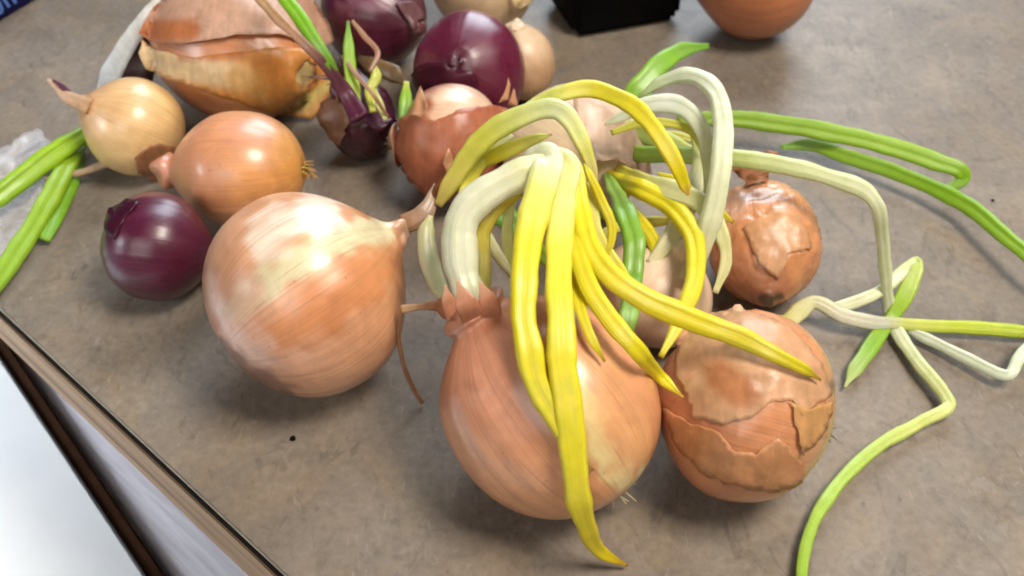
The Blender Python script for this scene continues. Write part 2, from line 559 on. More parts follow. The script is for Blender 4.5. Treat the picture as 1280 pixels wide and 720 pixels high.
def tube(name, pts, rads, mat, parent, cols, nseg=10, flat=1.0, groove=0.0, sub=8, widths_dir=None, label=None):
    """a tapering stalk through 3-D points; rads are half widths in metres; cols [(s, rgb)]"""
    P = [Vector(p) for p in pts]
    n = len(P)
    Q, RR, S = [], [], []
    for i in range(n - 1):
        p0 = P[i - 1] if i > 0 else P[0] * 2 - P[1]
        p3 = P[i + 2] if i + 2 < n else P[-1] * 2 - P[-2]
        p1, p2 = P[i], P[i + 1]
        t01, t12, t23 = [max(1e-5, (q - p).length) ** 0.5 for p, q in ((p0, p1), (p1, p2), (p2, p3))]
        m1 = (p2 - p1) + t12 * ((p1 - p0) / t01 - (p2 - p0) / (t01 + t12))
        m2 = (p2 - p1) + t12 * ((p3 - p2) / t23 - (p3 - p1) / (t12 + t23))
        for k in range(sub + (1 if i == n - 2 else 0)):
            t = k / sub
            Q.append(p1 * (2 * t**3 - 3 * t**2 + 1) + m1 * (t**3 - 2 * t**2 + t) + p2 * (-2 * t**3 + 3 * t**2) + m2 * (t**3 - t**2))
            ts_ = t * t * (3 - 2 * t)
            RR.append(rads[i] * (1 - ts_) + rads[i + 1] * ts_)
    L = [0.0]
    for p, q in zip(Q[:-1], Q[1:]):
        L.append(L[-1] + (q - p).length)
    V, SK, CC = [], [], []
    prev = None
    sd = random.random() * 50
    for i, p in enumerate(Q):
        tn = (Q[min(i + 1, len(Q) - 1)] - Q[max(i - 1, 0)]).normalized()
        w = tn.cross(CAM - p) if widths_dir is None else tn.cross(widths_dir)
        if w.length < 1e-4:
            w = prev if prev is not None else Vector((1, 0, 0))
        w.normalize()
        if prev is not None:
            if w.dot(prev) < 0:
                w = -w
            w = (w * 0.45 + prev * 0.55)
            w = (w - tn * w.dot(tn)).normalized()
        prev = w
        h = w.cross(tn).normalized()
        if h.dot(CAM - p) < 0:
            h = -h
        r = RR[i] * (1 + 0.16 * noise.noise(Vector((L[i] * 75, sd, 0))) + 0.06 * noise.noise(Vector((L[i] * 220, sd, 3))))
        p = p + w * (0.12 * RR[i] * noise.noise(Vector((L[i] * 70, sd, 9)))) 
        for j in range(nseg):
            a = 2 * math.pi * j / nseg
            cx, sy = math.cos(a), math.sin(a)
            f = flat * (1 - groove * math.exp(-(cx / 0.4) ** 2)) if sy > 0 else flat
            rib = 1 + (0.09 * math.cos(7 * a + sd) + 0.05 * math.cos(11 * a + sd * 2) if nseg > 12 else 0)
            v = p + w * (cx * r) + h * (sy * r * f * rib)
            if v.z < 0.0005:
                v.z = 0.0005 + 0.0001 * j
            V.append(v)
            SK.append((cx + sd, sy, L[i] * 1.2))
        u = L[i] / L[-1]
        CC.append([np.interp(u, [k[0] for k in cols], [srgb(*k[1])[ch] for k in cols]) for ch in range(3)])
    C = np.repeat(np.array(CC), nseg, 0)
    m = len(Q)
    F = [(i * nseg + j, i * nseg + (j + 1) % nseg, (i + 1) * nseg + (j + 1) % nseg, (i + 1) * nseg + j) for i in range(m - 1) for j in range(nseg)]
    F += [tuple(range(nseg))[::-1], tuple((m - 1) * nseg + j for j in range(nseg))]
    V = np.array([tuple(v) for v in V])
    bm_o = mesh_obj(name, V, F, mat, parent, C, SK, label=label)
    return bm_o


def surf(px, py, off):
    """the point on the sight line of a pixel that lies `off` metres clear of the nearest bulb or the counter"""
    d = ray(px, py)
    best = (CAM_H / -d.z)
    nrm = Vector((0, 0, 1))
    for t in BVH:
        h = t.ray_cast(CAM, d)
        if h[0] is not None and h[3] < best:
            best, nrm = h[3], h[1]
    if nrm.dot(d) > 0:
        nrm = -nrm
    return CAM + d * (best - off / max(0.25, -nrm.dot(d)))


def resolve(pts):
    P, Rd = [], []
    for x, y, z, w in pts:
        p = surf(x, y, z[1]) if isinstance(z, tuple) else at(x, y, z)
        P.append(p)
        Rd.append(w * 0.5 * depth(p) / FPX)
    return P, Rd


LATER = []


def leaf(*a, **k):
    """leaves are laid once every bulb stands, so that they can drape over all of them"""
    LATER.append((a, k))


def lay_leaf(parent, pts, cols, flat=0.5, groove=0.45, name='leaf', mat=None, label=None, sub=9, nseg=26, wide=1.0):
    P, Rd = resolve([(x, y, z, w * wide) for x, y, z, w in pts])
    if name == 'leaf' and pts[-1][3] <= 5:
        e = cols[-1][1]
        cols = [q for q in cols if q[0] < 0.93] + [(0.94, e), (1.0, (e[0] * 0.8, e[1] * 0.66, e[2] * 0.7 + 20))]
    return tube(name, P, Rd, mat or M_LEAF, parent, cols, nseg, flat, groove, sub, label=label)


def roots(on, n, length, spread, rgb=(196, 176, 140), r=0.0005, seed=1, at_tail=True, name='root_tuft'):
    """a short tuft of dry rootlets as ONE part"""
    rnd = random.Random(seed)
    base = on.tail if at_tail else on.neck
    ax = -on.ax if at_tail else on.ax
    V, F, C = [], [], []
    for k in range(n):
        d = (ax + Vector((rnd.uniform(-1, 1), rnd.uniform(-1, 1), rnd.uniform(-1, 1))) * spread).normalized()
        p = base - ax * 0.001 + Vector((rnd.uniform(-1, 1), rnd.uniform(-1, 1), rnd.uniform(-1, 1))) * on.R * 0.07
        l = length * rnd.uniform(0.5, 1.1)
        u = d.orthogonal().normalized()
        w = d.cross(u)
        base_i = len(V)
        bend = Vector((rnd.uniform(-1, 1), rnd.uniform(-1, 1), -rnd.random())) * l * 0.4
        for s in range(5):
            f = s / 4
            q = p + d * (l * f) + bend * f * f
            rr = r * (1 - 0.7 * f)
            for j in range(5):
                a = j * 2 * math.pi / 5
                v = q + u * math.cos(a) * rr + w * math.sin(a) * rr
                v.z = max(v.z, 0.0006)
                V.append(tuple(v))
                C.append(srgb(*[x * (0.8 + 0.35 * rnd.random()) for x in rgb]))
        for s in range(4):
            for j in range(5):
                F.append((base_i + s * 5 + j, base_i + s * 5 + (j + 1) % 5, base_i + s * 5 + 5 + (j + 1) % 5, base_i + s * 5 + 5 + j))
    return mesh_obj(name, V, F, M_DRY, on.bulb, C, None)


def patch(on, poly, rgb, off=0.0006, lift=0.0, rag=3.0, step=5, seed=0, rgb2=None, mat=None, name='loose_skin', thick=0.0002, label=None, liftside=None, marks=()):
    """a flake of papery skin that follows the bulb, with a torn outline and edges that lift off"""
    rnd = random.Random(seed)
    out = []
    n = len(poly)
    for i in range(n):
        a, b = Vector(poly[i]), Vector(poly[(i + 1) % n])
        m = max(1, int((b - a).length / 5))
        nn = Vector((-(b - a).y, (b - a).x)).normalized()
        for k in range(m):
            q = a.lerp(b, k / m)
            j = noise.noise(Vector((q.x * 0.07, q.y * 0.07, seed))) * rag + noise.noise(Vector((q.x * 0.25, q.y * 0.25, seed + 5))) * rag * 0.5
            out.append(q + nn * j)
    xs, ys = [q.x for q in out], [q.y for q in out]
    inner = []
    yy = min(ys)
    closed = [tuple(q) for q in out] + [tuple(out[0])]
    while yy < max(ys):
        xx = min(xs)
        while xx < max(xs):
            inner.append((xx + rnd.uniform(-1, 1), yy + rnd.uniform(-1, 1)))
            xx += step
        yy += step
    if inner:
        D = seg_dist(np.array(inner), closed)
        inner = [p for p, d in zip(inner, D) if d > step * 0.5]
    pts = [Vector(q) for q in out] + [Vector(p) for p in inner]
    ed = [(i, (i + 1) % len(out)) for i in range(len(out))]
    vo, _, fo, *_ = delaunay_2d_cdt(pts, ed, [], 1, 1e-4)
    vo = [Vector((v.x, v.y)) for v in vo]
    D = seg_dist(np.array([tuple(v) for v in vo]), closed)
    V, C = [], []
    for v, d in zip(vo, D):
        h = on.bvh.ray_cast(CAM, ray(v.x, v.y))
        if h[0] is None:
            dd = ray(v.x, v.y)
            q = CAM + dd * ((on.c - CAM).dot(dd))
            loc, nr, _, _ = on.bvh.find_nearest(q)
            if (q - loc).dot(nr) < 0:
                nr = -nr
            p = loc + nr * min((q - loc).length, 0.012)
        else:
            loc, nr = h[0], h[1]
            if nr.dot(ray(v.x, v.y)) > 0:
                nr = -nr
            p = loc
        e = max(0.0, 1 - d / 16)
        lf = lift * e * e * (0.6 + 0.8 * abs(noise.noise(Vector((v.x * 0.03, v.y * 0.03, seed)))) * 2)
        if liftside is not None:
            lf *= max(0.0, 1 - seg_dist(np.array([tuple(v)]), liftside)[0] / 22)
        bmp = 0.0004 * noise.noise(Vector((v.x * 0.05, v.y * 0.05, seed + 9)))
        p = p + nr * (off + lf + bmp)
        p.z = max(p.z, 0.0008)
        V.append(tuple(p))
        c1 = np.array(srgb(*rgb))
        if rgb2 is not None:
            k = 0.5 + 0.5 * noise.noise(Vector((v.x * 0.02, v.y * 0.035, seed + 3))) * 1.6
            k = min(1, max(0, k))
            c1 = c1 * (1 - k) + np.array(srgb(*rgb2)) * k
        for pl, wpx, mc, st in marks:
            dm = seg_dist(np.array([tuple(v)]), pl)[0]
            k = float(1 - smooth(wpx * 0.4, wpx * 1.1, dm)) * st
            c1 = c1 * (1 - k) + np.array(srgb(*mc)) * k
        C.append(c1)
    F = []
    for f in fo:
        A, B_, C_ = (Vector(V[i]) for i in f)
        nrm = (B_ - A).cross(C_ - A)
        F.append(list(f) if nrm.dot(CAM - A) > 0 else list(f)[::-1])
    o = mesh_obj(name, V, F, mat or M_DRY, on.bulb, C, None, label=label)
    md = o.modifiers.new('thickness', 'SOLIDIFY')
    md.thickness, md.offset = thick, -1
    return o


YEL = (236, 222, 44)
YEL2 = (222, 208, 28)
GRN = (146, 190, 44)
GRN2 = (104, 168, 34)
WHT = (228, 228, 206)
PALEG = (206, 214, 130)
DRYC = (196, 160, 120)

# --- big brown onion in front, with the thick white stem
main = onion('sprouting_onion', 'biggest front onion with thick white stem and long yellow leaves drooping over its face',
             688, 507, 129, (568, 360, 0.083),
             [(0, (200, 164, 104)), (0.1, (210, 150, 88)), (0.4, (216, 150, 104)), (0.7, (206, 134, 96)), (0.86, (178, 104, 70)), (1, (168, 112, 82))],
             M_YEL, el=1.12, nk=0.14, nkr=0.24, shoulder=1.06, nbend=0, roottip=0.1, seed=3, lump=0.014, ridge=0.006,
             paint=[([(716, 470), (748, 560), (790, 612)], 20, (230, 214, 150), 0.9),
                    ([(745, 440), (790, 560)], 36, (224, 168, 108), 0.6),
                    ([(600, 430), (640, 520)], 52, (214, 150, 118), 0.6),  # pinkish light on the left flank, put into the skin colour
                    ([(590, 560), (660, 625)], 40, (222, 160, 114), 0.5),
                    ([(806, 600)], 18, (214, 206, 160), 0.95),
                    ([(760, 640), (830, 590)], 12, (178, 104, 40), 0.6)])
roots(main, 26, 0.006, 0.9, (214, 200, 150), r=0.0007, seed=5)

# --- large onion left of it
large = onion('yellow_onion', 'large smooth brown onion with a pale yellow green stripe and a pale papery top with white shine painted in',
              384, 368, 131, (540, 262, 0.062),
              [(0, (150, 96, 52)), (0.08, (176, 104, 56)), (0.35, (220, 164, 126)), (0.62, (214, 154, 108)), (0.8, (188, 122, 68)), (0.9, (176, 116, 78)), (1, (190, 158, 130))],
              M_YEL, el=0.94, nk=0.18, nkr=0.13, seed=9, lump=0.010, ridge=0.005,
              paint=[([(300, 385), (350, 335), (430, 298), (478, 292)], 25, (214, 210, 168), 0.95),
                     ([(330, 300), (400, 262)], 34, (236, 218, 200), 0.85),  # pale papery skin with the white top shine painted in
                     ([(350, 420), (440, 360), (480, 330)], 36, (204, 128, 68), 0.8),
                     ([(300, 360), (310, 440)], 34, (222, 172, 146), 0.7),  # left side tinted as if lit from the left
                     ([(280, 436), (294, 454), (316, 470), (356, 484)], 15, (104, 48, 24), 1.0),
                     ([(505, 330), (514, 400)], 16, (160, 92, 40), 0.7)])
leaf(large.root, [(505, 280, 0.058, 26), (528, 268, 0.062, 24), (540, 250, 0.066, 18), (548, 232, 0.07, 12)],
     [(0, (186, 140, 104)), (0.5, (176, 150, 130)), (1, (214, 196, 170))], 0.8, 0.1, 'dry_stem', M_DRY)
leaf(large.root, [(553, 252, 0.066, 13), (548, 240, 0.07, 15), (562, 218, 0.08, 9)], [(0, (120, 66, 36)), (1, (150, 92, 50))], 0.5, 0.2, 'sheath', M_DRY)
G = [(548, 256, 0.066, 12), (565, 228, 0.078, 24), (600, 178, 0.098, 30), (650, 146, 0.112, 26), (695, 136, 0.118, 24), (722, 165, 0.114, 22), (738, 205, 0.104, 16), (746, 242, 0.094, 5)]
leaf(large.root, G, [(0, (214, 196, 110)), (0.15, (226, 218, 110)), (0.35, (224, 224, 90)), (0.5, (226, 230, 140)), (0.65, (232, 236, 190)), (0.85, (224, 222, 110)), (1, (226, 206, 150))])
leaf(large.root, [(572, 240, 0.068, 10), (598, 206, 0.08, 20), (630, 190, 0.09, 20), (668, 174, 0.098, 14), (690, 168, 0.1, 3)], [(0, (212, 200, 80)), (0.5, (220, 212, 46)), (1, (228, 226, 120))])
leaf(large.root, [(640, 150, 0.108, 8), (668, 130, 0.113, 15), (700, 117, 0.119, 20), (742, 112, 0.122, 23), (790, 132, 0.122, 23), (826, 172, 0.116, 22), (846, 206, 0.108, 19), (856, 232, 0.1, 14), (860, 244, 0.097, 4)],
     [(0, (228, 230, 160)), (0.2, (232, 232, 130)), (0.4, (236, 224, 60)), (1, (230, 214, 30))])

# --- sprouts of the front onion
leaf(main.root, [(602, 404, 0.072, 30), (588, 370, 0.083, 42), (577, 330, 0.091, 46), (575, 288, 0.1, 46), (594, 252, 0.108, 44), (634, 226, 0.114, 40), (672, 213, 0.117, 40), (700, 209, 0.116, 30)],
     [(0, (214, 214, 180)), (0.3, (224, 226, 204)), (0.7, (230, 230, 206)), (1, (232, 228, 150))], 0.8, 0.05, 'stem')
leaf(main.root, [(602, 376, 0.078, 14), (606, 330, 0.084, 18), (604, 290, 0.092, 20), (620, 262, 0.1, 18), (650, 240, 0.104, 14)],
     [(0, (206, 200, 110)), (0.5, (212, 196, 76)), (1, (222, 206, 60))], 0.7, 0.1, 'stem')
leaf(main.root, [(650, 222, 0.108, 16), (674, 200, 0.117, 34), (686, 198, 0.121, 40), (677, 232, 0.119, 42), (663, 285, 0.114, 39), (655, 345, 0.108, 37), (654, 395, 0.101, 35), (661, 440, ('s', 0.0065), 36), (676, 490, ('s', 0.0045), 32), (700, 532, ('s', 0.004), 26), (722, 562, ('s', 0.003), 15), (741, 588, ('s', 0.0015), 4)],
     [(0, (236, 238, 220)), (0.14, (238, 238, 206)), (0.24, (236, 230, 120)), (0.4, YEL), (0.8, (226, 214, 30)), (1, (226, 206, 90))], 0.6, 0.4)
leaf(main.root, [(668, 214, 0.106, 16), (694, 200, 0.115, 34), (708, 208, 0.116, 34), (703, 250, 0.112, 36), (699, 320, 0.108, 35), (700, 390, 0.102, 35), (704, 460, ('s', 0.0075), 38), (714, 545, ('s', 0.0045), 37), (721, 610, ('s', 0.005), 34), (732, 655, 0.035, 28), (751, 690, 0.013, 17), (784, 707, 0.003, 4)],
     [(0, (236, 236, 200)), (0.14, (236, 232, 150)), (0.26, (236, 226, 80)), (0.5, YEL), (0.7, (238, 226, 60)), (1, (226, 206, 20))], 0.6, 0.35)
leaf(main.root, [(676, 214, 0.104, 10), (704, 204, 0.112, 18), (714, 270, 0.108, 22), (728, 340, 0.102, 24), (758, 392, 0.096, 25), (796, 438, ('s', 0.006), 24), (828, 474, ('s', 0.005), 17), (854, 497, ('s', 0.004), 3)],
     [(0, (232, 228, 130)), (0.3, YEL2), (1, (236, 222, 40))], 0.6, 0.3)
leaf(main.root, [(684, 212, 0.104, 12), (714, 206, 0.112, 22), (725, 262, 0.11, 26), (742, 318, 0.104, 29), (786, 362, 0.098, 30), (846, 392, 0.092, 30), (906, 414, 0.087, 28), (962, 440, ('s', 0.0055), 22), (1002, 460, ('s', 0.004), 14), (1026, 475, ('s', 0.003), 3)],
     [(0, (232, 228, 120)), (0.25, YEL), (0.6, (228, 212, 28)), (1, (214, 202, 40))], 0.65, 0.3)
leaf(main.root, [(730, 205, 0.108, 3), (738, 220, 0.108, 10), (752, 250, 0.1, 13), (765, 284, 0.092, 13), (758, 318, 0.084, 10), (742, 338, 0.078, 6)], [(0, YEL), (1, YEL2)], 0.7, 0.2)
for pts, cols, fl in (
        ([(690, 214, 0.108, 10), (735, 240, 0.1, 18), (745, 290, 0.09, 18), (770, 330, 0.082, 16), (800, 372, 0.078, 5)], [(0, (230, 226, 130)), (1, YEL)], 0.4),
        ([(668, 214, 0.108, 10), (716, 222, 0.108, 20), (724, 300, 0.1, 20), (722, 370, 0.096, 18), (738, 420, ('s', 0.005), 14), (756, 452, ('s', 0.003), 4)], [(0, (232, 230, 160)), (0.3, YEL), (1, YEL2)], 0.4),
        ([(660, 214, 0.104, 8), (640, 250, 0.098, 13), (634, 300, 0.088, 14), (648, 350, 0.08, 6)], [(0, (226, 226, 170)), (1, (214, 216, 120))], 0.5),
        ([(640, 168, 0.09, 8), (606, 196, 0.084, 18), (584, 232, 0.075, 16), (572, 262, 0.07, 6)], [(0, (230, 232, 190)), (0.5, (216, 208, 70)), (1, (206, 196, 60))], 0.4)):
    leaf(main.root, pts, cols, fl, 0.4)
# pale shoots on the left of the stem, dry stub and rootlet
leaf(main.root, [(566, 386, 0.066, 12), (548, 358, 0.068, 21), (536, 322, 0.074, 24), (533, 290, 0.08, 20), (538, 270, 0.084, 8)],
     [(0, (206, 204, 160)), (0.6, (216, 214, 178)), (1, (196, 190, 140))], 0.8, 0.1, 'stem')
leaf(main.root, [(612, 408, 0.078, 44), (584, 394, 0.079, 46), (560, 384, 0.074, 30), (544, 382, 0.069, 14), (526, 383, 0.064, 9), (502, 386, 0.06, 11)], [(0, (198, 128, 92)), (0.35, (178, 108, 76)), (0.6, (164, 116, 88)), (1, (214, 180, 140))], 0.6, 0.1, 'dry_stem', M_DRY)
for pts in ([(622, 440, 0.06, 8), (616, 402, 0.081, 26), (611, 380, 0.092, 26), (600, 352, 0.1, 5)], [(604, 440, 0.06, 8), (592, 404, 0.081, 28), (584, 382, 0.094, 28), (571, 350, 0.1, 4)], [(584, 430, 0.056, 8), (569, 398, 0.077, 20), (561, 378, 0.084, 18), (556, 356, 0.09, 3)]):
    leaf(main.root, pts, [(0, (208, 154, 122)), (0.5, (204, 148, 116)), (0.8, (196, 136, 104)), (1, (214, 172, 140))], 0.12, 0.0, 'sheath', M_DRY)
leaf(main.root, [(503, 386, 0.06, 5), (498, 420, 0.042, 6), (506, 460, 0.022, 6), (518, 488, 0.008, 6), (528, 504, 0.002, 5)], [(0, (190, 150, 112)), (1, (176, 130, 96))], 0.8, 0.0, 'rootlet', M_DRY, nseg=8)

# --- pale papery onion behind the yellow leaves
pale = onion('pale_onion', 'pale pinkish papery onion standing behind the drooping yellow leaves',
             716, 190, 86, (800, 250, 0.06),
             [(0, (200, 176, 146)), (0.3, (222, 200, 170)), (0.6, (220, 192, 168)), (0.85, (220, 196, 164)), (1, (226, 214, 176))],
             M_PALE, el=0.9, nk=0.1, nkr=0.22, seed=15, lump=0.015,
             paint=[([(640, 190), (680, 160)], 40, (214, 196, 160), 0.7), ([(740, 160), (770, 205)], 30, (212, 176, 152), 0.6)])
patch(pale, [(712, 130), (742, 138), (772, 162), (792, 196), (797, 222), (778, 226), (768, 238), (757, 226), (745, 232), (738, 196), (722, 160)],
      (214, 180, 156), 0.0085, 0.001, 3, seed=22, rgb2=(228, 204, 184))
leaf(pale.root, [(752, 212, 0.044, 12), (774, 228, 0.054, 22), (800, 236, 0.068, 26), (838, 256, 0.068, 27), (866, 296, 0.068, 26), (869, 345, 0.065, 24), (852, 396, 0.062, 20), (826, 446, 0.058, 8)],
     [(0, YEL2), (0.4, YEL), (0.8, (228, 216, 50)), (1, (222, 206, 40))], 0.65, 0.3)
leaf(pale.root, [(762, 204, 0.046, 8), (784, 216, 0.058, 14), (806, 226, 0.07, 20), (846, 240, 0.074, 26), (880, 258, 0.074, 28), (901, 290, 0.068, 20), (907, 326, 0.06, 15), (894, 366, 0.052, 8)],
     [(0, (226, 214, 60)), (0.25, (226, 220, 90)), (0.5, (218, 218, 160)), (1, (212, 208, 150))], 0.4, 0.5)
leaf(pale.root, [(822, 216, 0.07, 3), (840, 224, 0.07, 10), (866, 242, 0.07, 15), (894, 262, 0.066, 15), (917, 278, 0.062, 5)], [(0, YEL), (1, (216, 196, 24))], 0.6, 0.2)
leaf(pale.root, [(756, 214, 0.046, 8), (768, 238, 0.062, 18), (781, 264, 0.076, 26), (792, 300, 0.074, 28), (790, 350, 0.066, 27), (785, 400, 0.075, 24), (780, 440, 0.072, 9)],
     [(0, (160, 196, 90)), (0.4, (146, 192, 72)), (0.8, (124, 170, 50)), (1, (160, 184, 70))], 0.5, 0.4)
leaf(pale.root, [(770, 244, 0.056, 10), (796, 272, 0.056, 18), (818, 306, 0.052, 19), (820, 340, 0.048, 18), (808, 372, 0.044, 10)], [(0, YEL2), (1, YEL)], 0.7, 0.2)
leaf(pale.root, [(735, 305, 0.05, 12), (770, 285, 0.05, 13), (812, 277, 0.05, 14), (850, 276, 0.05, 10)], [(0, (216, 212, 120)), (1, (220, 204, 60))], 0.7, 0.2)
leaf(pale.root, [(758, 184, 0.042, 10), (800, 192, 0.056, 24), (860, 194, 0.068, 27), (920, 198, 0.074, 27), (990, 209, 0.076, 26), (1050, 226, 0.073, 25), (1082, 239, 0.07, 25), (1096, 256, 0.066, 22), (1103, 300, 0.046, 19), (1108, 350, 0.024, 17), (1113, 392, 0.006, 18), (1120, 412, 0.005, 20), (1150, 456, 0.006, 20), (1184, 498, 0.007, 20), (1186, 508, 0.007, 19), (1150, 528, 0.006, 19), (1095, 560, 0.006, 20), (1042, 612, 0.006, 20), (1012, 666, 0.006, 18), (1001, 728, 0.006, 17), (1004, 780, 0.004, 6)],
     [(0, (150, 190, 60)), (0.08, (164, 198, 80)), (0.2, (202, 214, 140)), (0.35, (222, 226, 190)), (0.55, (226, 228, 196)), (0.62, (216, 220, 160)), (0.7, (206, 212, 120)), (0.8, (180, 206, 90)), (1, (160, 200, 60))], 0.7, 0.2, label='long pale shoot with two sharp kinks', wide=0.86)

# --- pale peach onion between, with the two white stems
peach = onion('pale_onion', 'pale peach onion wedged behind the front pair, bearing thick white arching stems',
              818, 366, 74, (862, 290, 0.06),
              [(0, (214, 184, 154)), (0.4, (228, 200, 174)), (0.7, (226, 196, 166)), (1, (228, 214, 176))],
              M_PALE, el=0.9, nk=0.25, nkr=0.24, seed=31, lump=0.015, paint=[([(720, 380), (760, 360)], 30, (206, 164, 140), 0.7)])
leaf(peach.root, [(856, 352, 0.05, 24), (876, 312, 0.062, 30), (890, 268, 0.076, 32), (900, 215, 0.09, 32), (904, 160, 0.1, 30), (892, 112, 0.106, 27), (862, 94, 0.106, 24), (828, 102, 0.1, 18), (806, 116, 0.094, 9), (796, 124, 0.09, 3)],
     [(0, (216, 206, 160)), (0.2, (222, 224, 188)), (0.5, (230, 234, 212)), (0.8, (226, 232, 214)), (1, (196, 212, 150))], 0.7, 0.12, 'stem', wide=0.86)
leaf(peach.root, [(866, 330, 0.05, 10), (886, 262, 0.07, 20), (886, 196, 0.084, 24), (872, 152, 0.092, 26), (842, 130, 0.096, 30), (806, 132, 0.094, 28), (776, 146, 0.088, 16), (756, 156, 0.084, 4)],
     [(0, (220, 214, 160)), (0.3, (222, 222, 170)), (0.5, (226, 226, 190)), (0.7, (228, 234, 226)), (1, (216, 222, 190))], 0.4, 0.4, 'stem', wide=0.8)
leaf(peach.root, [(880, 190, 0.078, 8), (866, 164, 0.084, 12), (838, 154, 0.088, 12), (800, 154, 0.086, 12), (764, 166, 0.08, 8)], [(0, (206, 202, 60)), (1, (212, 210, 90))], 0.5, 0.3)
leaf(peach.root, [(770, 138, 0.04, 12), (800, 106, 0.05, 26), (826, 80, 0.056, 24), (850, 64, 0.058, 19), (886, 57, 0.058, 7)], [(0, (140, 180, 60)), (0.6, (138, 190, 50)), (1, (118, 172, 40))], 0.35, 0.5)
leaf(peach.root, [(742, 168, 0.03, 12), (770, 142, 0.034, 18), (800, 126, 0.036, 16), (815, 112, 0.036, 6)], [(0, (120, 170, 50)), (1, (150, 190, 70))], 0.4, 0.5)
leaf(peach.root, [(598, 262, 0.06, 14), (628, 268, 0.058, 30), (656, 300, 0.05, 32), (690, 330, 0.04, 14)], [(0, (120, 172, 50)), (0.5, (110, 160, 40)), (1, (130, 160, 50))], 0.5, 0.4)
leaf(peach.root, [(606, 280, 0.05, 8), (618, 312, 0.044, 14), (640, 340, 0.036, 14), (664, 360, 0.03, 8)], [(0, (222, 220, 170)), (1, (206, 200, 150))], 0.8, 0.1, 'stem')
leaf(peach.root, [(612, 346, 0.03, 6), (604, 326, 0.034, 12), (622, 306, 0.036, 10)], [(0, (120, 170, 50)), (1, (140, 180, 60))], 0.6, 0.2)

for pts, cols, fl in (
        ([(812, 330, 0.05, 12), (838, 300, 0.056, 26), (862, 250, 0.064, 26), (876, 200, 0.072, 22), (868, 168, 0.078, 10)], [(0, (224, 216, 170)), (0.6, (226, 226, 190)), (1, (214, 216, 130))], 0.5),
        ([(744, 150, 0.05, 8), (780, 160, 0.056, 22), (830, 176, 0.06, 26), (868, 190, 0.06, 12)], [(0, (160, 190, 80)), (0.5, (190, 208, 120)), (1, (206, 212, 130))], 0.35),
        ([(752, 176, 0.05, 8), (790, 178, 0.052, 16), (840, 170, 0.06, 14), (872, 176, 0.06, 8)], [(0, (206, 210, 90)), (1, (216, 210, 110))], 0.4),
        ([(700, 270, 0.05, 8), (722, 262, 0.052, 18), (760, 268, 0.05, 18), (790, 300, 0.044, 8)], [(0, (130, 170, 60)), (1, (110, 160, 50))], 0.4)):
    leaf(peach.root, pts, cols, fl, 0.4)

# --- crackled onion at right front
crack = onion('yellow_onion', 'brown onion with cracked flaking skin leaning against the biggest front onion',
              932, 507, 118, (795, 468, 0.042),
              [(0, (46, 38, 28)), (0.035, (70, 56, 38)), (0.06, (190, 150, 96)), (0.3, (206, 138, 86)), (0.6, (190, 116, 70)), (1, (176, 106, 66))],
              M_CRK, el=0.92, nk=0.05, nkr=0.12, seed=41, lump=0.014, wrinkle=0.022,
              paint=[([(880, 440), (940, 430)], 30, (216, 160, 110), 0.6), ([(860, 560), (960, 600)], 34, (206, 132, 70), 0.6), ([(1041, 482)], 9, (70, 54, 36), 0.9)])
patch(crack, [(845, 420), (880, 396), (925, 384), (985, 408), (1025, 450), (1038, 492), (1018, 510), (1000, 520), (990, 500), (965, 502), (940, 520), (905, 530), (868, 520), (846, 470)],
      (216, 164, 122), 0.0005, 0.0005, 5, seed=44, rgb2=(226, 184, 144), mat=M_DRY, liftside=[(868, 520), (940, 515), (1000, 515)], marks=[([(900, 470), (930, 490)], 26, (190, 116, 66), 0.7)])
patch(crack, [(828, 508), (858, 526), (900, 540), (915, 560), (945, 566), (968, 548), (985, 556), (1004, 580), (1002, 602), (972, 614), (936, 610), (880, 592), (848, 560)],
      (222, 168, 122), 0.0005, 0.0005, 4, seed=46, rgb2=(214, 150, 100), mat=M_DRY, label='torn lower flap of skin')
patch(crack, [(985, 500), (1010, 512), (1040, 500), (1034, 530), (1016, 556), (1000, 568), (996, 540)], (212, 160, 106), 0.0007, 0.0008, 4, seed=47, rgb2=(216, 170, 110))
roots(crack, 14, 0.004, 0.9, (110, 88, 58), seed=6)

# --- wrinkled onion behind, with its kinked shoots
wr = onion('yellow_onion', 'small wrinkled glossy brown onion whose pale shoots trail out on the counter',
           954, 303, 67, (968, 420, 0.022),
           [(0, (176, 124, 80)), (0.3, (214, 150, 98)), (0.6, (196, 126, 76)), (0.85, (158, 94, 52)), (1, (70, 44, 28))],
           M_CRK, el=1.33, nk=0.03, nkr=0.16, seed=52, lump=0.02, wrinkle=0.06,
           paint=[([(920, 260), (940, 235)], 24, (200, 160, 140), 0.6), ([(990, 300), (995, 340)], 16, (206, 140, 80), 0.6)])
patch(wr, [(930, 285), (965, 262), (1000, 270), (1012, 310), (985, 318), (972, 350), (950, 330)], (212, 156, 108), 0.0005, 0.0008, 4, seed=54, rgb2=(222, 176, 134))
patch(wr, [(918, 176), (940, 168), (966, 184), (958, 230), (935, 236), (922, 215)], (176, 120, 84), 0.001, 0.002, 3, seed=55, label='dry curl of skin')
leaf(wr.root, [(958, 396, 0.014, 16), (980, 404, 0.013, 24), (1002, 386, 0.014, 26), (1018, 378, 0.014, 20), (1052, 394, 0.011, 24), (1084, 402, 0.009, 22), (1116, 404, 0.008, 18), (1150, 407, 0.007, 19), (1220, 410, 0.006, 20), (1300, 417, 0.006, 20), (1360, 425, 0.004, 8)],
     [(0, (206, 200, 110)), (0.08, (222, 216, 150)), (0.2, (220, 214, 180)), (0.4, (214, 212, 200)), (0.46, (206, 212, 110)), (0.6, (196, 208, 60)), (1, (180, 200, 50))], 0.65, 0.2, 'shoot', wide=0.86)
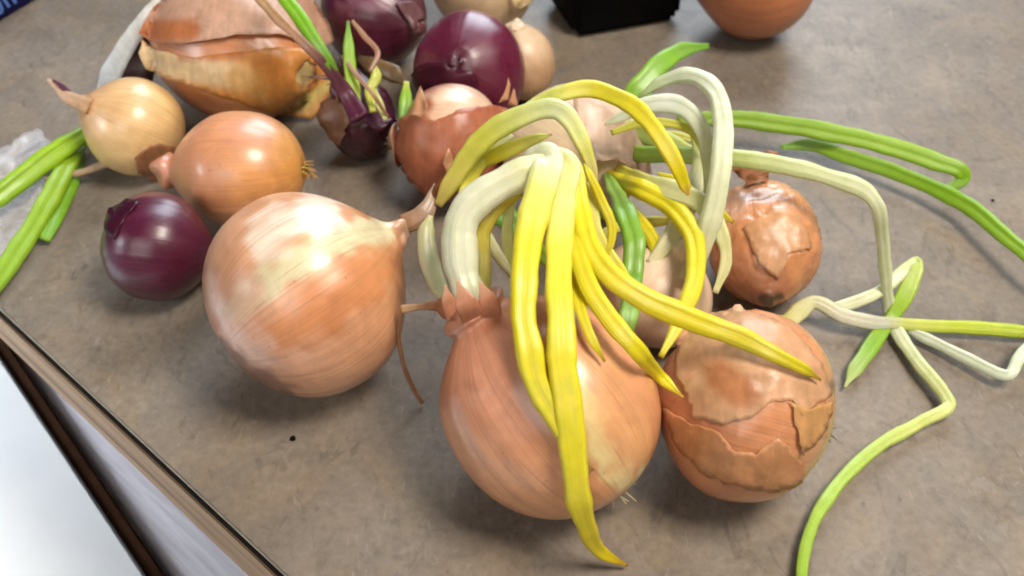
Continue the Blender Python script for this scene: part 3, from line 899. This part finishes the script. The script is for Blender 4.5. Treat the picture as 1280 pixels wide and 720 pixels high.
leaf(wr.root, [(1030, 386, 0.012, 10), (1062, 380, 0.013, 15), (1096, 366, 0.016, 15), (1122, 346, 0.02, 18), (1146, 326, 0.024, 12), (1144, 338, 0.022, 20), (1130, 372, 0.014, 22), (1112, 400, 0.007, 16), (1092, 428, 0.005, 22), (1070, 460, 0.005, 18), (1056, 484, 0.004, 4)],
     [(0, (220, 220, 190)), (0.3, (218, 222, 180)), (0.42, (196, 212, 110)), (0.55, (168, 200, 70)), (0.8, (140, 186, 50)), (1, (190, 200, 130))], 0.5, 0.3, 'shoot')
leaf(wr.root, [(1130, 410, 0.005, 6), (1160, 424, 0.005, 14), (1205, 446, 0.006, 15), (1252, 468, 0.008, 14), (1262, 468, 0.009, 14), (1274, 448, 0.012, 16), (1300, 420, 0.014, 15)],
     [(0, (214, 218, 200)), (0.5, (220, 226, 206)), (1, (214, 226, 200))], 0.6, 0.2, 'shoot')

# --- long green shoot lying across the counter at right
gs = empty('green_shoot', at(1080, 215, 0), 'long bright green shoot folded back on itself across the right of the counter', 'shoot')
leaf(gs, [(846, 150, 0.02, 14), (900, 148, 0.022, 26), (960, 153, 0.022, 27), (1040, 166, 0.022, 27), (1110, 182, 0.02, 27), (1170, 202, 0.018, 27), (1200, 214, 0.016, 22), (1204, 224, 0.012, 18), (1190, 234, 0.008, 15), (1176, 238, 0.007, 8)],
     [(0, (150, 186, 50)), (0.4, (150, 190, 40)), (0.75, (160, 200, 44)), (0.9, (150, 194, 44)), (1, (110, 160, 44))], 0.36, 0.5, wide=0.84)
leaf(gs, [(976, 184, 0.008, 8), (1010, 181, 0.01, 18), (1060, 196, 0.011, 22), (1120, 216, 0.012, 23), (1176, 240, 0.013, 24), (1210, 258, 0.014, 24), (1250, 290, 0.016, 23), (1300, 332, 0.018, 22), (1360, 384, 0.014, 10)],
     [(0, (136, 184, 70)), (0.15, (146, 186, 54)), (0.5, (140, 184, 44)), (1, (164, 204, 66))], 0.38, 0.45, wide=0.84)

# --- reddish brown onion in the middle
rb = onion('brown_onion', 'reddish brown onion with torn skin and a highlight painted on its crown below the purple one',
           566, 180, 73, (500, 180, 0.03),
           [(0, (176, 112, 70)), (0.3, (168, 96, 62)), (0.6, (158, 84, 52)), (0.85, (140, 80, 50)), (1, (170, 140, 100))],
           M_YEL, el=0.92, nk=0.1, nkr=0.3, seed=61, lump=0.02, shoulder=1.05,
           paint=[([(550, 135), (590, 114), (625, 130)], 24, (226, 190, 160), 0.9)])  # top highlight painted into the skin colour
patch(rb, [(492, 170), (500, 150), (530, 146), (545, 152), (575, 138), (610, 134), (640, 140), (652, 175), (640, 215), (600, 248), (545, 246), (515, 226), (500, 200)],
      (178, 104, 74), 0.0008, 0.001, 4, seed=66, rgb2=(194, 124, 92))
for i, poly in enumerate(([(616, 134), (620, 112), (626, 130)], [(626, 136), (634, 116), (638, 138)], [(520, 148), (532, 118), (540, 140), (534, 150)], [(556, 200), (562, 184), (570, 206), (560, 212)])):
    patch(rb, poly, (206, 156, 118), 0.002, 0.004, 1.5, step=4, seed=70 + i)
roots(rb, 22, 0.006, 1.0, (190, 170, 130), seed=16, at_tail=False)

# --- red onions
r10 = onion('red_onion', 'glossy round purple red onion, largest of the red ones, beside a cream bulb', 587, 88, 71, (540, 60, 0.09),
            [(0, (86, 26, 50)), (0.4, (102, 26, 56)), (0.75, (96, 24, 52)), (1, (70, 20, 40))], M_RED, el=0.95, nk=0.04, nkr=0.1, seed=71, lump=0.02, ridge=0.006)
patch(r10, [(514, 92), (530, 80), (560, 80), (592, 92), (600, 118), (570, 136), (530, 130)], (84, 20, 46), 0.0008, 0.0008, 3, seed=72, mat=M_DRY)
r11 = onion('red_onion', 'dark red onion with shiny peeling skin at the top edge', 468, 18, 64, (540, 40, 0.04),
            [(0, (70, 18, 40)), (0.4, (92, 22, 50)), (0.8, (76, 22, 44)), (1, (110, 70, 70))], M_RED, el=1.1, nk=0.15, nkr=0.14, seed=81, lump=0.02, ridge=0.008,
            paint=[([(430, 8), (480, 2)], 12, (150, 100, 120), 0.5)])
patch(r11, [(492, 4), (512, 2), (530, 26), (534, 44), (520, 38), (505, 22)], (120, 80, 84), 0.001, 0.002, 2, seed=82)
sr = onion('red_onion', 'small dark red onion sprouting green shoots and withered stalks beside the torn onion', 452, 150, 46, (405, 70, 0.07),
           [(0, (40, 10, 22)), (0.4, (48, 12, 26)), (0.8, (64, 18, 38)), (1, (96, 30, 64))], M_RED, el=1.12, nk=0.4, nkr=0.3, seed=91, lump=0.06, ridge=0.03, wrinkle=0.03)  # skin darkened, most at the bottom, for shade inside the pile
roots(sr, 26, 0.022, 0.7, (150, 104, 92), r=0.0009, seed=92, at_tail=False, name='dry_fibres')
patch(sr, [(420, 100), (446, 96), (470, 120), (488, 150), (470, 160), (440, 140)], (84, 30, 56), 0.001, 0.004, 4, seed=93)
patch(sr, [(408, 130), (424, 118), (440, 150), (430, 176), (412, 160)], (150, 112, 90), 0.001, 0.004, 3, seed=94)
leaf(sr.root, [(446, 132, 0.052, 12), (440, 104, 0.06, 17), (436, 66, 0.072, 15), (435, 26, 0.084, 4)], [(0, (196, 206, 70)), (0.4, (168, 206, 40)), (1, (128, 180, 60))], 0.5, 0.4)
leaf(sr.root, [(428, 112, 0.06, 8), (408, 74, 0.08, 16), (384, 36, 0.092, 18), (356, -2, 0.1, 18), (340, -24, 0.104, 12)], [(0, (110, 150, 60)), (0.5, (132, 190, 40)), (1, (150, 206, 50))], 0.5, 0.3)
leaf(sr.root, [(466, 140, 0.05, 8), (462, 112, 0.056, 12), (470, 96, 0.06, 13), (466, 78, 0.066, 5)], [(0, (196, 196, 90)), (1, (214, 220, 100))], 0.6, 0.3)
leaf(sr.root, [(482, 150, 0.044, 6), (474, 130, 0.05, 12), (468, 112, 0.056, 6)], [(0, (206, 206, 140)), (1, (206, 214, 130))], 0.6, 0.3)
leaf(sr.root, [(504, 150, 0.05, 12), (507, 126, 0.056, 16), (508, 102, 0.062, 7)], [(0, (110, 170, 50)), (0.7, (150, 190, 60)), (1, (206, 206, 100))], 0.6, 0.3)
leaf(sr.root, [(450, 148, 0.052, 26), (432, 116, 0.06, 20), (412, 88, 0.074, 14), (384, 58, 0.088, 12), (350, 26, 0.096, 13), (322, -6, 0.1, 14)],
     [(0, (92, 34, 64)), (0.4, (120, 76, 86)), (0.6, (190, 150, 120)), (1, (214, 176, 130))], 0.45, 0.4, 'dry_stalk', M_DRY)
leaf(sr.root, [(462, 90, 0.064, 5), (472, 66, 0.07, 7), (456, 46, 0.076, 7), (440, 26, 0.082, 5)], [(0, (150, 110, 90)), (0.5, (190, 140, 116)), (1, (196, 160, 130))], 0.5, 0.2, 'dry_stalk', M_DRY)
leaf(sr.root, [(486, 148, 0.044, 4), (466, 118, 0.06, 5), (446, 94, 0.066, 6), (428, 70, 0.07, 5)], [(0, (170, 130, 100)), (1, (200, 160, 140))], 0.5, 0.2, 'dry_stalk', M_DRY)
leaf(sr.root, [(448, 72, 0.03, 8), (470, 84, 0.034, 22), (492, 92, 0.034, 22), (508, 104, 0.03, 8)], [(0, (120, 100, 70)), (0.5, (150, 122, 84)), (1, (100, 80, 56))], 0.6, 0.2, 'dry_stalk', M_DRY)
sr2 = onion('red_onion', 'small round dark purple onion beside the large smooth one, nearest the counter edge', 196, 310, 67, (290, 320, 0.02),
            [(0, (60, 22, 40)), (0.4, (82, 22, 50)), (0.8, (72, 18, 42)), (1, (60, 20, 36))], M_RED, el=1.0, nk=0.12, nkr=0.16, seed=101, lump=0.022, ridge=0.006,
            paint=[([(150, 270), (140, 310)], 12, (100, 40, 66), 0.5)])
patch(sr2, [(138, 262), (160, 250), (176, 254), (158, 272), (144, 300), (134, 290)], (70, 20, 42), 0.0005, 0.0008, 2, seed=102)

# --- brown and small onions at left
ob = onion('brown_onion', 'orange brown onion lying between the small pale one and the large smooth one', 300, 212, 74, (196, 214, 0.03),
           [(0, (196, 150, 60)), (0.06, (212, 152, 60)), (0.3, (214, 150, 96)), (0.6, (206, 138, 96)), (0.85, (192, 124, 92)), (1, (176, 120, 90))],
           M_YEL, el=1.14, nk=0.3, nkr=0.24, seed=111, lump=0.012, squash=0.97, shoulder=0.98, nbend=0,
           paint=[([(300, 230), (360, 225)], 30, (220, 148, 64), 0.6), ([(290, 170), (320, 165)], 22, (206, 138, 104), 0.6)])  # warm highlight and pinkish sheen painted into the skin
roots(ob, 26, 0.009, 0.8, (206, 160, 70), r=0.0008, seed=17)
sp = onion('small_onion', 'small pale yellow onion with a withered purple tipped stalk at far left of the pile', 168, 158, 60, (90, 124, 0.05),
           [(0, (160, 118, 84)), (0.08, (190, 140, 90)), (0.35, (228, 192, 128)), (0.7, (224, 184, 130)), (0.9, (206, 160, 112)), (1, (206, 176, 140))],
           M_YEL, el=1.04, nk=0.1, nkr=0.14, seed=121, lump=0.01, ridge=0.003)
leaf(sp.root, [(112, 134, 0.05, 20), (98, 128, 0.052, 17), (84, 122, 0.054, 16), (70, 108, 0.058, 9), (59, 99, 0.062, 4)], [(0, (206, 168, 128)), (0.5, (214, 184, 158)), (1, (216, 186, 160))], 0.6, 0.3, 'dry_stalk', M_DRY)
leaf(sp.root, [(92, 122, 0.054, 6), (80, 110, 0.058, 8), (66, 100, 0.062, 3)], [(0, (110, 60, 80)), (1, (96, 36, 62))], 0.5, 0.2, 'dry_stalk', M_DRY)
patch(sp, [(168, 196), (186, 180), (214, 180), (226, 196), (212, 216), (192, 222), (172, 212)], (170, 116, 80), 0.001, 0.0015, 3, seed=123, rgb2=(190, 140, 104))
roots(sp, 18, 0.016, 0.55, (214, 190, 150), r=0.001, seed=18)
leaf(sp.root, [(158, 200, 0.02, 7), (130, 206, 0.014, 9), (96, 217, 0.01, 8), (56, 224, 0.006, 6)], [(0, (186, 156, 120)), (1, (196, 170, 146))], 0.7, 0.1, 'rootlet', M_DRY)

gl = empty('green_shoot', at(60, 210, 0), 'bright green shoots spreading to the left edge of the counter under the small pale onion', 'shoot')
leaf(gl, [(128, 152, 0.016, 10), (98, 172, 0.02, 24), (50, 206, 0.02, 27), (0, 244, 0.018, 27), (-50, 284, 0.014, 20)], [(0, (150, 190, 44)), (0.4, (164, 204, 34)), (1, (154, 196, 34))], 0.6, 0.4)
leaf(gl, [(112, 164, 0.01, 10), (90, 196, 0.012, 22), (62, 248, 0.012, 25), (26, 306, 0.01, 25), (-14, 366, 0.008, 20), (-40, 400, 0.004, 8)], [(0, (150, 186, 44)), (0.4, (162, 200, 44)), (1, (150, 190, 48))], 0.5, 0.4)
leaf(gl, [(104, 180, 0.006, 10), (92, 212, 0.006, 22), (74, 256, 0.006, 24), (56, 300, 0.005, 14)], [(0, (120, 176, 30)), (1, (136, 190, 30))], 0.35, 0.4)

# --- torn onion at the upper left
bt = onion('yellow_onion', 'big torn onion at upper left with broad peeling bands of golden brown skin', 292, 66, 86, (420, 108, 0.045),
           [(0, (196, 160, 120)), (0.1, (186, 124, 80)), (0.4, (192, 124, 76)), (0.7, (200, 128, 68)), (0.9, (182, 114, 70)), (1, (190, 170, 110))],
           M_YEL, el=1.3, nk=0.02, nkr=0.2, seed=131, lump=0.014, squash=0.98)
patch(bt, [(180, 50), (196, 62), (240, 72), (290, 66), (345, 60), (392, 62), (413, 96), (408, 130), (388, 147), (350, 141), (315, 133), (268, 115), (225, 99), (188, 84), (178, 66)],
      (216, 150, 80), 0.0013, 0.0022, 1.2, seed=133, liftside=[(180, 80), (225, 98), (270, 114)], mat=M_DRY, label='golden band of peeling skin',
      marks=[([(176, 66), (230, 84), (300, 96)], 20, (236, 212, 168), 0.95), ([(300, 96), (380, 132)], 22, (222, 176, 104), 0.75), ([(372, 132), (410, 104)], 9, (214, 200, 118), 0.9), ([(230, 70), (300, 66)], 10, (190, 110, 60), 0.6), ([(340, 78), (350, 110)], 24, (208, 132, 54), 0.6)])
patch(bt, [(178, 42), (196, 12), (230, -20), (300, -40), (380, -30), (416, 6), (420, 50), (398, 60), (345, 46), (300, 46), (262, 52), (228, 56), (196, 54)],
      (222, 184, 162), 0.0024, 0.0016, 1.2, seed=134, rgb2=(210, 164, 136), liftside=[(250, 52), (300, 46), (345, 46)], mat=M_DRY,
      marks=[([(184, 40), (240, 40)], 18, (200, 116, 56), 0.85), ([(300, 20), (380, 30)], 20, (206, 166, 140), 0.5)])
sk = empty('loose_onion_skin', at(150, 80, 0), 'dark red curl of skin with a white rim tucked behind the torn onion', 'onion skin')
leaf(sk, [(222, -24, 0.066, 10), (200, 4, 0.062, 20), (168, 42, 0.052, 22), (144, 82, 0.036, 24), (128, 118, 0.018, 18)], [(0, (206, 204, 190)), (0.4, (216, 220, 220)), (1, (220, 228, 236))], 0.3, 0.2, 'rim', M_DRY)
leaf(sk, [(210, 12, 0.05, 16), (182, 50, 0.042, 40), (168, 84, 0.03, 48), (164, 120, 0.014, 46)], [(0, (46, 16, 26)), (1, (34, 10, 18))], 0.3, 0.2, 'skin', M_RED)

# --- cream bulbs and the far onion
p12 = onion('cream_onion', 'cream coloured bulb with a dry neck at the top edge behind the purple onion', 604, -24, 66, (700, 0, 0.05),
            [(0, (196, 168, 140)), (0.4, (206, 176, 140)), (0.75, (214, 186, 150)), (1, (226, 200, 150))], M_PALE, el=1.02, nk=0.1, nkr=0.24, seed=141, lump=0.02)
p13 = onion('cream_onion', 'smaller cream bulb half hidden behind the right side of the purple onion', 650, 78, 44, (640, 10, 0.06),
            [(0, (180, 140, 100)), (0.4, (196, 156, 118)), (0.8, (214, 190, 160)), (1, (210, 190, 160))], M_PALE, el=1.12, nk=0.1, nkr=0.2, seed=151, lump=0.015)
bk = onion('brown_onion', 'lone orange brown onion apart from the pile, right of the black box', 946, -36, 82, (880, -30, 0.04),
           [(0, (170, 100, 50)), (0.4, (176, 98, 44)), (0.75, (158, 84, 40)), (0.9, (110, 60, 34)), (1, (60, 36, 24))], M_YEL, el=0.96, nk=0.02, nkr=0.14, seed=161, lump=0.012)

for a_, k_ in LATER:
    lay_leaf(*a_, **k_)

# ------------------------------------------------------------------ other things
# black box at the top
b0, b1 = at(718, 52, 0), at(852, 28, 0)
bd = (b1 - b0).normalized()
bn = Vector((-bd.y, bd.x, 0))
blk = empty('black_box', (b0 + b1) / 2 + bn * 0.03, 'black box with rounded corners standing at the top edge beside the lone onion', 'box')
M_BLACK = plain('black_plastic', (0.003, 0.003, 0.0033), 0.7, 0.2, 200)
M_BLACK.node_tree.nodes['Principled BSDF'].inputs['Specular IOR Level'].default_value = 0.12


def block(name, o, d, n, L, Dp, z0, z1, mat, parent, bev):
    bm = bmesh.new()
    vv = []
    for z in (z0, z1):
        for s, t in ((0, 0), (L, 0), (L, Dp), (0, Dp)):
            p = o + d * s + n * t
            vv.append(bm.verts.new((p.x, p.y, z)))
    for f in ((3, 2, 1, 0), (4, 5, 6, 7), (0, 1, 5, 4), (1, 2, 6, 5), (2, 3, 7, 6), (3, 0, 4, 7)):
        bm.faces.new([vv[i] for i in f])
    bmesh.ops.recalc_face_normals(bm, faces=bm.faces)
    bmesh.ops.bevel(bm, geom=list(bm.edges), offset=bev, segments=4, affect='EDGES')
    bm.verts.index_update()
    V = [tuple(v.co) for v in bm.verts]
    F = [[v.index for v in f.verts] for f in bm.faces]
    bm.free()
    return mesh_obj(name, V, F, mat, parent, smooth_shade=True)


block('body', b0, bd, bn, (b1 - b0).length, 0.06, 0.0002, 0.10, M_BLACK, blk, 0.006)
block('lid', b0 - bd * 0.001 - bn * 0.001, bd, bn, (b1 - b0).length + 0.002, 0.062, 0.101, 0.118, M_BLACK, blk, 0.004)

# blue packet at the top left, pale unreadable lettering cut by the picture's edge
q0, q1 = at(-30, 46, 0), at(46, 0, 0)
qd = (q1 - q0).normalized()
qn = Vector((-qd.y, qd.x, 0))
q0 = q0 - qd * 0.06
pk = empty('blue_packet', q0 + qd * 0.09, 'dark blue packet with pale blue lettering at the top left corner', 'packet')
M_BLUE = plain('blue_card', srgb(12, 24, 128), 0.4, 0.2, 40)
M_INK = plain('pale_blue_print', srgb(92, 130, 200), 0.5, 0.1, 40)
block('carton', q0, qd, qn, 0.13, 0.05, 0.0003, 0.09, M_BLUE, pk, 0.0015)
VI, FI = [], []


def stroke(pts, w=0.0011):
    for (s0, z0), (s1, z1) in zip(pts[:-1], pts[1:]):
        dx, dz = s1 - s0, z1 - z0
        l = math.hypot(dx, dz)
        ox, oz = -dz / l * w, dx / l * w
        i = len(VI)
        for s, z in ((s0 - ox, z0 - oz), (s1 - ox, z1 - oz), (s1 + ox, z1 + oz), (s0 + ox, z0 + oz)):
            for k in (0.0, 1.0):
                p = q0 + qd * s - qn * (0.0003 + 0.0004 * k)
                VI.append((p.x, p.y, z))
        FI.extend([(i + 1, i + 3, i + 5, i + 7), (i, i + 6, i + 4, i + 2), (i, i + 2, i + 3, i + 1), (i + 2, i + 4, i + 5, i + 3), (i + 4, i + 6, i + 7, i + 5), (i + 6, i, i + 1, i + 7)])


s_ = 0.052
for k, g in enumerate(('a', 'l', 'l', 'u', 'u', 'l', 'l')):
    x, zb, h = s_, 0.0065, 0.009
    if g == 'a':
        stroke([(x, zb + h * .7), (x + .0045, zb + h * .7), (x + .005, zb), (x, zb), (x, zb + h * .4), (x + .005, zb + h * .4)])
        s_ += 0.009
    elif g == 'l':
        stroke([(x - .001, zb + h), (x + .0012, zb)])
        s_ += 0.0062
    else:
        stroke([(x - .0005, zb + h * .8), (x, zb), (x + .004, zb), (x + .0045, zb + h * .8)])
        s_ += 0.0092
mesh_obj('lettering', VI, FI, M_INK, pk, smooth_shade=False)

# translucent papery film at the left edge
fp = [(-40, 196), (8, 184), (30, 166), (48, 160), (66, 180), (74, 206), (52, 236), (34, 268), (34, 300), (4, 336), (-45, 340)]
VV, FF = [], []
cx, cy = 12, 240
rings = 9
nb = 44
bd2 = []
per = [Vector(p) for p in fp]
for i in range(nb):
    f = i / nb * len(per)
    a, b = per[int(f)], per[(int(f) + 1) % len(per)]
    q = a.lerp(b, f - int(f))
    bd2.append(q + Vector((noise.noise(Vector((i, 0, 0.3))), noise.noise(Vector((0, i, 0.7))))) * 6)
for r in range(1, rings + 1):
    for i in range(nb):
        q = Vector((cx, cy)).lerp(bd2[i], r / rings)
        zq = 0.002 + 0.010 * (0.5 + noise.noise(Vector((q.x * 0.03, q.y * 0.03, 4)))) * (1 if r < rings else 0.5) * (1.6 if q.y < 215 else 0.25)
        VV.append(tuple(at(q.x, q.y, max(0.0012, zq))))
VV.append(tuple(at(cx, cy, 0.003)))
for r in range(rings - 1):
    for i in range(nb):
        j = (i + 1) % nb
        FF.append((r * nb + i, r * nb + j, (r + 1) * nb + j, (r + 1) * nb + i))
FF += [(len(VV) - 1, (i + 1) % nb, i) for i in range(nb)]
film = mesh_obj('papery_film', VV, FF, M_FILM)
film['label'], film['category'] = 'crumpled translucent whitish film lying at the left edge under the green shoots', 'film'
md = film.modifiers.new('thickness', 'SOLIDIFY')
md.thickness = 0.0002

# crumbs
for i, (x, y, s, lab) in enumerate(((366, 548, 0.0013, 'dark crumb on the bare counter below the large smooth onion'), (1241, 250, 0.0009, 'tiny dark crumb near the long green shoot at right'))):
    bm = bmesh.new()
    bmesh.ops.create_icosphere(bm, subdivisions=2, radius=s)
    for v in bm.verts:
        v.co *= 1 + 0.4 * noise.noise(v.co * 900 + Vector((i * 9, 0, 0)))
        v.co.z *= 0.6
        v.co += at(x, y, s * 0.6)
    V = [tuple(v.co) for v in bm.verts]
    F = [[v.index for v in f.verts] for f in bm.faces]
    bm.free()
    o = mesh_obj('crumb', V, F, M_BROWN if i else M_GAP)
    o['label'], o['category'], o['group'] = lab, 'crumb', 'crumbs on the counter'
